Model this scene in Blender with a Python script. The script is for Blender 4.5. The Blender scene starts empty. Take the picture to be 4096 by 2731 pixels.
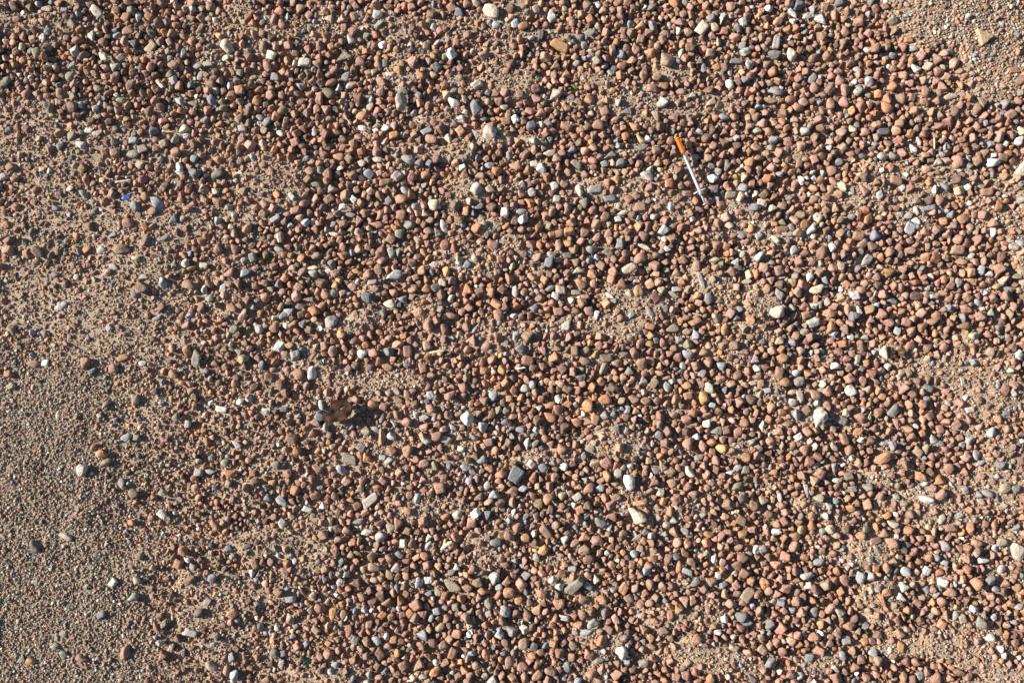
import bpy, math, random
import numpy as np
from mathutils import Vector, Matrix, Euler

random.seed(7)
S = bpy.context.scene
# ------------------------------------------------------------------ camera
CAM_H, TILT, FOCAL = 1.5, math.radians(7.0), 30.3
cam = bpy.data.objects.new("camera", bpy.data.cameras.new("camera"))
S.collection.objects.link(cam)
CAM = np.array([0.0, -CAM_H * math.tan(TILT), CAM_H])
cam.location = CAM
cam.rotation_euler = (TILT, 0, 0)
cam.data.sensor_width = 36.0
cam.data.lens = FOCAL
cam.data.clip_start = 0.02
cam.data.clip_end = 400.0
S.camera = cam
# ------------------------------------------------------------------ sky, sun, exposure
SUN_EL = math.radians(25.0)
SUN_AZ = math.radians(169.0)        # direction towards the sun, counter-clockwise from +X (low, from the left and a little above)
w = bpy.data.worlds.new("World"); S.world = w; w.use_nodes = True
nt = w.node_tree
sky = nt.nodes.new("ShaderNodeTexSky"); sky.sky_type = 'NISHITA'; sky.sun_disc = False
sky.sun_elevation = SUN_EL
sky.sun_rotation = math.radians(90.0) - SUN_AZ
sky.air_density = 1.0; sky.dust_density = 1.0
bg = nt.nodes["Background"]; bg.inputs["Strength"].default_value = 0.05
nt.links.new(sky.outputs[0], bg.inputs[0])
sl = bpy.data.lights.new("sun", 'SUN'); sl.energy = 5.0; sl.angle = math.radians(0.53); sl.color = (1.0, 0.94, 0.86)
sun = bpy.data.objects.new("sun", sl); S.collection.objects.link(sun)
sd = Vector((math.cos(SUN_EL) * math.cos(SUN_AZ), math.cos(SUN_EL) * math.sin(SUN_AZ), math.sin(SUN_EL)))
sun.rotation_euler = sd.to_track_quat('Z', 'Y').to_euler()
sun.location = (-3, 0.6, 2)
S.view_settings.view_transform = 'Standard'
S.view_settings.look = 'None'
S.view_settings.exposure = 1.3
S.view_settings.gamma = 1.0
S.view_settings.use_curve_mapping = False
S.render.engine = 'CYCLES'

# ------------------------------------------------------------------ helpers
PXM = 36.0 / 4096.0 / FOCAL
ct, st = math.cos(TILT), math.sin(TILT)
def P(px, py, z=0.0):
    """photo pixel -> point on the plane at height z"""
    dx = (px - 2048.0) * PXM; dy = -(py - 1365.5) * PXM
    d = np.array([dx, dy * ct + st, dy * st - ct])
    t = (z - CAM[2]) / d[2]
    return CAM + d * t
def to_px(x, y):
    """ground points -> photo pixels (for the map of bare patches)"""
    vx = x - CAM[0]; vy = y - CAM[1]; vz = -CAM[2]
    cy = vy * ct + vz * st; cz = -vy * st + vz * ct
    return 2048 + vx / -cz / PXM, 1365.5 - cy / -cz / PXM

def vnoise(x, y, cell, seed):
    x = np.asarray(x, float) / cell + 1000.0; y = np.asarray(y, float) / cell + 1000.0
    i = np.floor(x).astype(np.int64); j = np.floor(y).astype(np.int64)
    u = x - i; v = y - j; u = u * u * (3 - 2 * u); v = v * v * (3 - 2 * v)
    def h(a, b):
        k = (a * 374761393 + b * 668265263 + seed * 974634777) & 0xffffffff
        k = ((k ^ (k >> 13)) * 1274126177) & 0xffffffff
        return ((k ^ (k >> 16)) & 0xffffff) / float(0xffffff)
    return (h(i, j) * (1 - u) + h(i + 1, j) * u) * (1 - v) + (h(i, j + 1) * (1 - u) + h(i + 1, j + 1) * u) * v
def sstep(a, b, x):
    t = np.clip((x - a) / (b - a), 0, 1); return t * t * (3 - 2 * t)

# bare sandy patches: centre x, y, radii, angle (degrees clockwise) in quarter-size photo units (2352 x 1568)
PATCH = [(2240,45,220,75,18,1),(2140,60,90,50,20,.9),(2300,150,90,70,30,.9),(1950,20,70,25,0,.6),(560,70,110,40,-8,.6),(600,110,110,28,-10,.5),
(938,162,70,28,0,.7),(1140,140,60,55,0,.6),(1170,185,95,45,0,.85),(1050,350,60,28,-10,.9),(1130,322,40,22,0,.8),(1210,330,34,22,0,.8),
(1376,178,70,18,0,.8),(1545,160,55,22,0,.8),(1600,250,60,25,0,.6),(60,290,95,70,0,.7),(90,450,120,60,0,.6),(60,390,80,50,0,.5),(300,420,90,30,-10,.4),
(110,600,120,60,0,.7),(325,700,140,45,-5,.75),(500,715,110,35,-20,.6),(200,640,90,50,0,.5),(150,520,90,40,0,.5),(640,400,100,45,-10,.85),(600,470,70,55,0,.7),(470,430,80,30,0,.4),
(860,870,110,30,-4,.95),(740,850,120,32,5,.75),(940,880,60,25,0,.8),(1000,930,70,25,10,.5),(1470,690,80,38,15,.95),(1430,745,90,28,-5,.8),(1640,655,70,45,40,.8),
(1590,620,50,22,0,.5),(1745,700,48,36,0,.95),(1720,760,90,26,10,.6),(1939,450,50,36,30,.8),(2105,480,60,40,60,.75),(1905,590,50,40,80,.5),
(1426,1005,80,38,0,.85),(1296,1050,60,25,0,.7),(1676,800,70,28,0,.55),(1400,960,60,30,0,.6),(2190,860,130,34,8,.85),(2260,905,110,45,20,.8),(2320,870,50,60,0,.7),(2250,960,60,40,20,.5),(2075,820,70,28,10,.7),
(2040,1084,60,24,0,.6),(1990,1265,70,35,20,.8),(2015,1390,50,50,0,.7),(2130,1490,160,35,5,.85),(2310,1545,120,32,10,.9),(1880,1530,70,28,0,.7),
(1390,1475,70,26,0,.7),(1610,1505,130,32,5,.8),(1700,1540,100,20,0,.5),(1290,1290,50,20,0,.6),(1140,515,45,26,0,.8),(665,440,60,40,0,.7),(815,745,80,26,-5,.8),(1065,430,60,28,0,.8),
(1040,780,60,28,0,.6),(790,690,60,30,0,.3),(700,620,50,40,0,.35),(640,1090,60,40,0,.4),(560,1130,70,40,0,.4),(1010,1090,50,20,0,.4),(700,1200,60,30,0,.4),(1220,1050,50,20,0,.6),(1470,1290,40,16,0,.5),(2240,830,70,25,10,.6),(2200,1260,60,26,0,.4),(1310,520,40,16,0,.4)]
def maps(x, y):
    """bare: 0 deep gravel .. 1 sand; fine: 0 pebbles .. 1 fine grit (lower left)"""
    px, py = to_px(x, y); px = px / 1.7415; py = py / 1.7415
    px = px + 26 * (vnoise(x, y, .05, 3) - .5) * 2; py = py + 20 * (vnoise(x, y, .05, 4) - .5) * 2
    bare = np.zeros_like(px)
    for cx, cy, rx, ry, a, s in PATCH:
        a = math.radians(a); dx = px - cx; dy = py - cy
        u = (dx * math.cos(a) + dy * math.sin(a)) / rx; v = (-dx * math.sin(a) + dy * math.cos(a)) / ry
        bare = np.maximum(bare, s * (1 - sstep(.55, 1.35, np.sqrt(u * u + v * v))))
    out = (px < 0) | (px > 2352) | (py < 0) | (py > 1568)
    bare = np.where(out, np.maximum(bare * .8, .75 * sstep(.55, .75, vnoise(x, y, .22, 9))), bare)
    fine = sstep(-110, 150, 240 + (py - 870) * .22 - px) * sstep(740, 880, py)
    fine = np.maximum(fine, .8 * (1 - sstep(.5, 1.4, np.hypot((px - 2290) / 170, (py - 60) / 110))))
    left = 1 - sstep(150, 900, px)
    thin = .85 * (1 - sstep(250, 950, px + .35 * np.abs(py - 560))) * sstep(190, 330, py) * (1 - .6 * sstep(900, 1100, py))      # the thin, dusty gravel on the left
    thin = np.maximum(thin, .62 * (1 - sstep(.3, 1.3, np.hypot((px - 760) / 420, (py - 940) / 230))))
    thin = np.maximum(thin, .45 * sstep(1250, 1500, py) * (1 - sstep(700, 1100, px)))
    thin = thin * (.55 + .9 * vnoise(x, y, .07, 31))
    drift = .80 * sstep(.54, .74, .6 * vnoise(x + .3 * y, y * 2.2, .16, 33) + .4 * vnoise(x, y * 1.6, .05, 34))
    bare = np.clip(np.maximum(np.maximum(bare * 1.25, thin), drift), 0, 1)
    return bare, fine, left
def mid_map(x, y):
    """the wide belt where the pebbles get smaller and fewer towards the fine grit"""
    px, py = to_px(x, y); px = px / 1.7415; py = py / 1.7415
    return sstep(-580, 0, 240 + (py - 870) * .22 - px) * sstep(560, 900, py)
def ground_z(x, y, bare, fine):
    z = .0045 * (vnoise(x, y, .16, 11) - .5) + .003 * (vnoise(x, y, .06, 12) - .5)
    lump = (vnoise(x, y, .018, 13) - .5) * .0022 + (vnoise(x, y, .009, 14) - .5) * .0016
    return z + lump - .0120 * (1 - np.maximum(bare, fine * .7))

PAL = {'X': (.70,.67,.62), 'W': (.60,.53,.43), 'L': (.42,.41,.385), 'P': (.35,.375,.40), 'B': (.19,.215,.25), 'G': (.215,.215,.21), 'D': (.075,.08,.085),
       'O': (.44,.20,.085), 'R': (.365,.19,.133), 'K': (.15,.066,.050), 'T': (.40,.31,.215), 'Y': (.50,.32,.12), 'V': (.23,.225,.165), 'N': (.20,.115,.07)}
def colour(code):
    c = np.array(PAL[code[0]]) * .8
    return c if len(code) == 1 else .62 * c + .38 * .8 * np.array(PAL[code[1]])

# ------------------------------------------------------------------ materials
def new_mat(name):
    m = bpy.data.materials.new(name); m.use_nodes = True
    return m, m.node_tree, m.node_tree.nodes["Principled BSDF"]
def N(t, typ, **kw):
    n = t.nodes.new(typ)
    for k, v in kw.items(): setattr(n, k, v)
    return n
def mixrgb(t, fac, a, b, mode='MIX'):
    n = N(t, "ShaderNodeMix", data_type='RGBA', blend_type=mode)
    for i, s in ((0, fac), (6, a), (7, b)):
        if isinstance(s, bpy.types.NodeSocket): t.links.new(s, n.inputs[i])
        else: n.inputs[i].default_value = s
    return n.outputs[2]
def noise(t, vec, scale, detail=3, rough=.6):
    n = N(t, "ShaderNodeTexNoise"); n.inputs["Scale"].default_value = scale; n.inputs["Detail"].default_value = detail; n.inputs["Roughness"].default_value = rough
    t.links.new(vec, n.inputs["Vector"]); return n.outputs["Fac"]
def mrange(t, v, a, b, c, d):
    n = N(t, "ShaderNodeMapRange"); n.inputs[1].default_value = a; n.inputs[2].default_value = b; n.inputs[3].default_value = c; n.inputs[4].default_value = d
    t.links.new(v, n.inputs[0]); return n.outputs[0]
def math_(t, op, a, b):
    n = N(t, "ShaderNodeMath", operation=op)
    for i, s in ((0, a), (1, b)):
        if isinstance(s, bpy.types.NodeSocket): t.links.new(s, n.inputs[i])
        else: n.inputs[i].default_value = s
    return n.outputs[0]
SAND = (.31, .225, .16, 1)
def stone_mat(name, source):
    m, t, b = new_mat(name)
    g = N(t, "ShaderNodeNewGeometry"); pos = g.outputs["Position"]
    if source == 'object':
        oi = N(t, "ShaderNodeObjectInfo"); base, spk = oi.outputs["Color"], oi.outputs["Alpha"]
    else:
        at = N(t, "ShaderNodeAttribute", attribute_type='INSTANCER', attribute_name="col"); base, spk = at.outputs["Color"], at.outputs["Alpha"]
    # mineral patches a few millimetres wide, then fine speckles
    c = mixrgb(t, 1.0, base, mixrgb(t, mrange(t, noise(t, pos, 260, 3), .3, .7, 0, 1), (.62, .60, .60, 1), (1.30, 1.27, 1.22, 1)), 'MULTIPLY')
    sp = noise(t, pos, 900, 2, .7)
    c = mixrgb(t, math_(t, 'MULTIPLY', mrange(t, sp, .56, .68, 0, .55), spk), c, (.50, .36, .27, 1))
    sp2 = noise(t, pos, 640, 2, .8)
    c = mixrgb(t, math_(t, 'MULTIPLY', mrange(t, sp2, .42, .33, 0, .65), spk), c, (.07, .045, .04, 1))
    # dust caught on the stone
    dn = noise(t, pos, 140, 4, .7)
    sepn = N(t, "ShaderNodeSeparateXYZ"); t.links.new(g.outputs["Normal"], sepn.inputs[0])
    up = mrange(t, sepn.outputs[2], -.2, 1, .35, 1)
    c = mixrgb(t, math_(t, 'MULTIPLY', mrange(t, dn, .40, .72, .03, .55), up), c, SAND)
    t.links.new(c, b.inputs["Base Color"])
    b.inputs["Roughness"].default_value = .72; b.inputs["Specular IOR Level"].default_value = .35
    bp = N(t, "ShaderNodeBump"); bp.inputs["Strength"].default_value = .8; bp.inputs["Distance"].default_value = .0018
    t.links.new(noise(t, pos, 330, 5, .7), bp.inputs["Height"]); t.links.new(bp.outputs[0], b.inputs["Normal"])
    return m
M_STONE = stone_mat("stone", 'object')
M_STONE_I = stone_mat("gravel_stone", 'instancer')

m, t, b = new_mat("sandy_ground"); M_GROUND = m
g = N(t, "ShaderNodeNewGeometry"); pos = g.outputs["Position"]
at = N(t, "ShaderNodeAttribute", attribute_type='GEOMETRY', attribute_name="tone")
c = mixrgb(t, noise(t, pos, 18, 4), (.31, .23, .16, 1), (.40, .31, .225, 1))
c = mixrgb(t, at.outputs["Fac"], c, (.24, .19, .14, 1))
c = mixrgb(t, mrange(t, noise(t, pos, 700, 3, .8), .35, .65, 0, 1), mixrgb(t, 1.0, c, (.62, .60, .58, 1), 'MULTIPLY'), mixrgb(t, 1.0, c, (1.25, 1.22, 1.18, 1), 'MULTIPLY'))
c = mixrgb(t, mrange(t, noise(t, pos, 1300, 2, .8), .63, .70, 0, .8), c, (.62, .55, .45, 1))
t.links.new(c, b.inputs["Base Color"]); b.inputs["Roughness"].default_value = .9; b.inputs["Specular IOR Level"].default_value = .2
bp = N(t, "ShaderNodeBump"); bp.inputs["Strength"].default_value = 1.0; bp.inputs["Distance"].default_value = .002
t.links.new(noise(t, pos, 420, 5, .75), bp.inputs["Height"]); t.links.new(bp.outputs[0], b.inputs["Normal"])

def plain(name, col, rough=.5, trans=0.0, spec=.5, var=.15, scale=300, ior=1.45, alpha=1.0):
    m, t, b = new_mat(name)
    g = N(t, "ShaderNodeNewGeometry")
    k = noise(t, g.outputs["Position"], scale, 3)
    a = tuple(x * (1 - var) for x in col) + (1,); d = tuple(min(1, x * (1 + var)) for x in col) + (1,)
    t.links.new(mixrgb(t, mrange(t, k, .3, .7, 0, 1), a, d), b.inputs["Base Color"])
    b.inputs["Roughness"].default_value = rough; b.inputs["Transmission Weight"].default_value = trans
    b.inputs["Specular IOR Level"].default_value = spec; b.inputs["IOR"].default_value = ior; b.inputs["Alpha"].default_value = alpha
    return m
M_ORANGE = plain("orange_cap_plastic", (.66, .135, .012), .35, .0, .5, .06)
M_CLEAR = plain("clear_plastic", (.33, .355, .375), .25, .3, .5, .04)
M_WHITE = plain("milky_plastic", (.36, .37, .38), .4, .1, .5, .04)
M_BLACK = plain("black_rubber_and_ink", (.03, .03, .035), .5)
M_BLUE = plain("blue_glazed_face", (.035, .085, .34), .35, 0, .5, .1)
M_GREEN = plain("green_leaf", (.05, .14, .03), .5, 0, .4, .3)
M_BOTTLE = plain("green_glass", (.012, .07, .03), .12, .3, .5, .2)
M_DARKGLASS = plain("dark_glass", (.012, .03, .035), .12, 0, .6, .3)
M_GREYGLASS = plain("clear_glass", (.45, .48, .48), .2, .35, .6, .2)
M_FOIL = plain("silvery_foil", (.55, .70, .80), .25, 0, .8, .5, 700)
M_STRAW = plain("dry_straw", (.52, .44, .25), .7, 0, .3, .2, 500)
M_WOOD = plain("weathered_wood", (.44, .38, .31), .85, 0, .2, .3, 600)
M_LEAF = plain("brown_dry_leaf", (.085, .042, .022), .6, 0, .4, .5, 260)
M_SHELL = plain("white_shell", (.72, .68, .60), .5, 0, .4, .1)
m, t, b = new_mat("rusty_flake"); M_RUST = m
g = N(t, "ShaderNodeNewGeometry"); pos = g.outputs["Position"]
c = mixrgb(t, mrange(t, noise(t, pos, 110, 4, .7), .45, .60, 0, 1), (.020, .013, .012, 1), (.075, .025, .008, 1))
c = mixrgb(t, mrange(t, noise(t, pos, 260, 3, .7), .60, .70, 0, .5), c, (.04, .032, .03, 1))
c = mixrgb(t, mrange(t, noise(t, pos, 200, 3, .7), .42, .34, 0, .9), c, (.02, .016, .014, 1))
t.links.new(c, b.inputs["Base Color"]); b.inputs["Roughness"].default_value = .8; b.inputs["Specular IOR Level"].default_value = .12
bp = N(t, "ShaderNodeBump"); bp.inputs["Strength"].default_value = .8; bp.inputs["Distance"].default_value = .0015
t.links.new(noise(t, pos, 300, 4), bp.inputs["Height"]); t.links.new(bp.outputs[0], b.inputs["Normal"])

def mesh_obj(name, verts, faces, mat, parent=None, smooth=True):
    me = bpy.data.meshes.new(name)
    me.from_pydata([tuple(map(float, v)) for v in verts], [], faces); me.update()
    if smooth: me.polygons.foreach_set("use_smooth", [True] * len(me.polygons))
    me.materials.append(mat)
    o = bpy.data.objects.new(name, me); S.collection.objects.link(o)
    if parent is not None: o.parent = parent
    return o
def tag(o, label, cat, group=None, kind=None):
    o["label"] = label; o["category"] = cat
    if group: o["group"] = group
    if kind: o["kind"] = kind

# ------------------------------------------------------------------ ground sheet
def axis(a, b, step):
    core = np.arange(a, b + step / 2, step)
    r = []; s = step; v = b
    while v < 60: s *= 1.22; v += s; r.append(v)
    l = []; s = step; v = a
    while v > -60: s *= 1.22; v -= s; l.append(v)
    return np.array(l[::-1] + list(core) + r)
gx, gy = axis(-1.22, 1.22, .0036), axis(-.86, .98, .0036)
X, Y = np.meshgrid(gx, gy); x, y = X.ravel(), Y.ravel()
bare, fine, left = maps(x, y)
far = sstep(1.5, 4, np.hypot(x, y))
z = ground_z(x, y, bare, fine) * (1 - far) - .004 * far + far * .05 * (vnoise(x, y, 3.0, 21) - .5)
nx, ny = len(gx), len(gy)
me = bpy.data.meshes.new("ground")
me.vertices.add(nx * ny); me.vertices.foreach_set("co", np.stack([x, y, z], 1).astype(np.float32).ravel())
I = (np.arange(ny - 1)[:, None] * nx + np.arange(nx - 1)[None, :]).ravel()
Q = np.stack([I, I + 1, I + nx + 1, I + nx], 1).astype(np.int32)
me.loops.add(Q.size); me.loops.foreach_set("vertex_index", Q.ravel())
me.polygons.add(len(Q)); me.polygons.foreach_set("loop_start", np.arange(0, Q.size, 4, dtype=np.int32))
me.polygons.foreach_set("use_smooth", np.ones(len(Q), bool))
a = me.attributes.new("tone", 'FLOAT', 'POINT'); a.data.foreach_set("value", (fine * .7 * (1 - far)).astype(np.float32))
me.update(calc_edges=True); me.validate()
me.materials.append(M_GROUND)
ground = bpy.data.objects.new("ground", me); S.collection.objects.link(ground)
ground["kind"] = "structure"; ground["label"] = "sandy beige ground under the loose gravel"

# ------------------------------------------------------------------ rock shapes
def ico(level):
    import bmesh
    bm = bmesh.new(); bmesh.ops.create_icosphere(bm, subdivisions=level, radius=1.0)
    v = np.array([p.co[:] for p in bm.verts]); f = [[q.index for q in p.verts] for p in bm.faces]; bm.free()
    return v / np.linalg.norm(v, axis=1)[:, None], f
ICO = {k: ico(k) for k in (2, 3, 4)}
def rock(rng, shape, level):
    """a stone as soft-cut planes round a ball; local X long, Y wide, Z thick, each axis scaled to -1..1"""
    D, F = ICO[level]
    if shape in 'rp': n, p, dl, dh = 14, 9.0, .76, 1.05
    elif shape in 'eh': n, p, dl, dh = 13, 11.0, .74, 1.02
    else: n, p, dl, dh = 12, 20.0, .62, 1.02
    nn = rng.normal(size=(n, 3)); nn /= np.linalg.norm(nn, axis=1)[:, None]; dd = rng.uniform(dl, dh, n)
    if shape == 't':
        a0 = rng.uniform(0, .5); ex = [(math.cos(a0 + k * 2.094 + rng.uniform(-.25, .25)), math.sin(a0 + k * 2.094 + rng.uniform(-.25, .25)), rng.uniform(-.1, .45)) for k in range(3)]
        nn = np.vstack([nn[:4], ex, [(.1, .1, 1), (0, 0, -1)]]); dd = np.concatenate([np.full(4, .95), [.5, .5, .52], [.5, .6]])
    if shape == 's':
        a0 = rng.uniform(-.25, .25); ex = [(math.cos(a0 + k * 1.571 + rng.uniform(-.2, .2)), math.sin(a0 + k * 1.571 + rng.uniform(-.2, .2)), rng.uniform(-.1, .3)) for k in range(4)]
        nn = np.vstack([nn[:4], ex, [(rng.uniform(-.2, .2), rng.uniform(-.2, .2), 1), (0, 0, -1)]]); dd = np.concatenate([np.full(4, .98), rng.uniform(.62, .72, 4), [.55, .6]])
    nn = nn / np.linalg.norm(nn, axis=1)[:, None]
    c = np.maximum(D @ nn.T, 0) / dd
    r = (np.sum(c ** p, axis=1) + .55 ** p) ** (-1 / p)
    for k in range(5):
        q = rng.normal(size=3) * (2.2 + 1.3 * k); r = r * (1 + .05 / (1 + .5 * k) * np.sin(D @ q + rng.uniform(0, 6.3)))
    ang = np.arctan2(D[:, 1], D[:, 0])
    if shape == 'p': r = r * (1 - .30 * np.exp(-((np.abs(ang) - 1.57) / .45) ** 2))
    if shape == 'h': r = r * (1 - .38 * np.exp(-((ang - 1.45) / .36) ** 2))
    V = D * r[:, None]
    lo, hi = V.min(0), V.max(0)
    return (V - (lo + hi) / 2) / ((hi - lo) / 2), F

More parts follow.
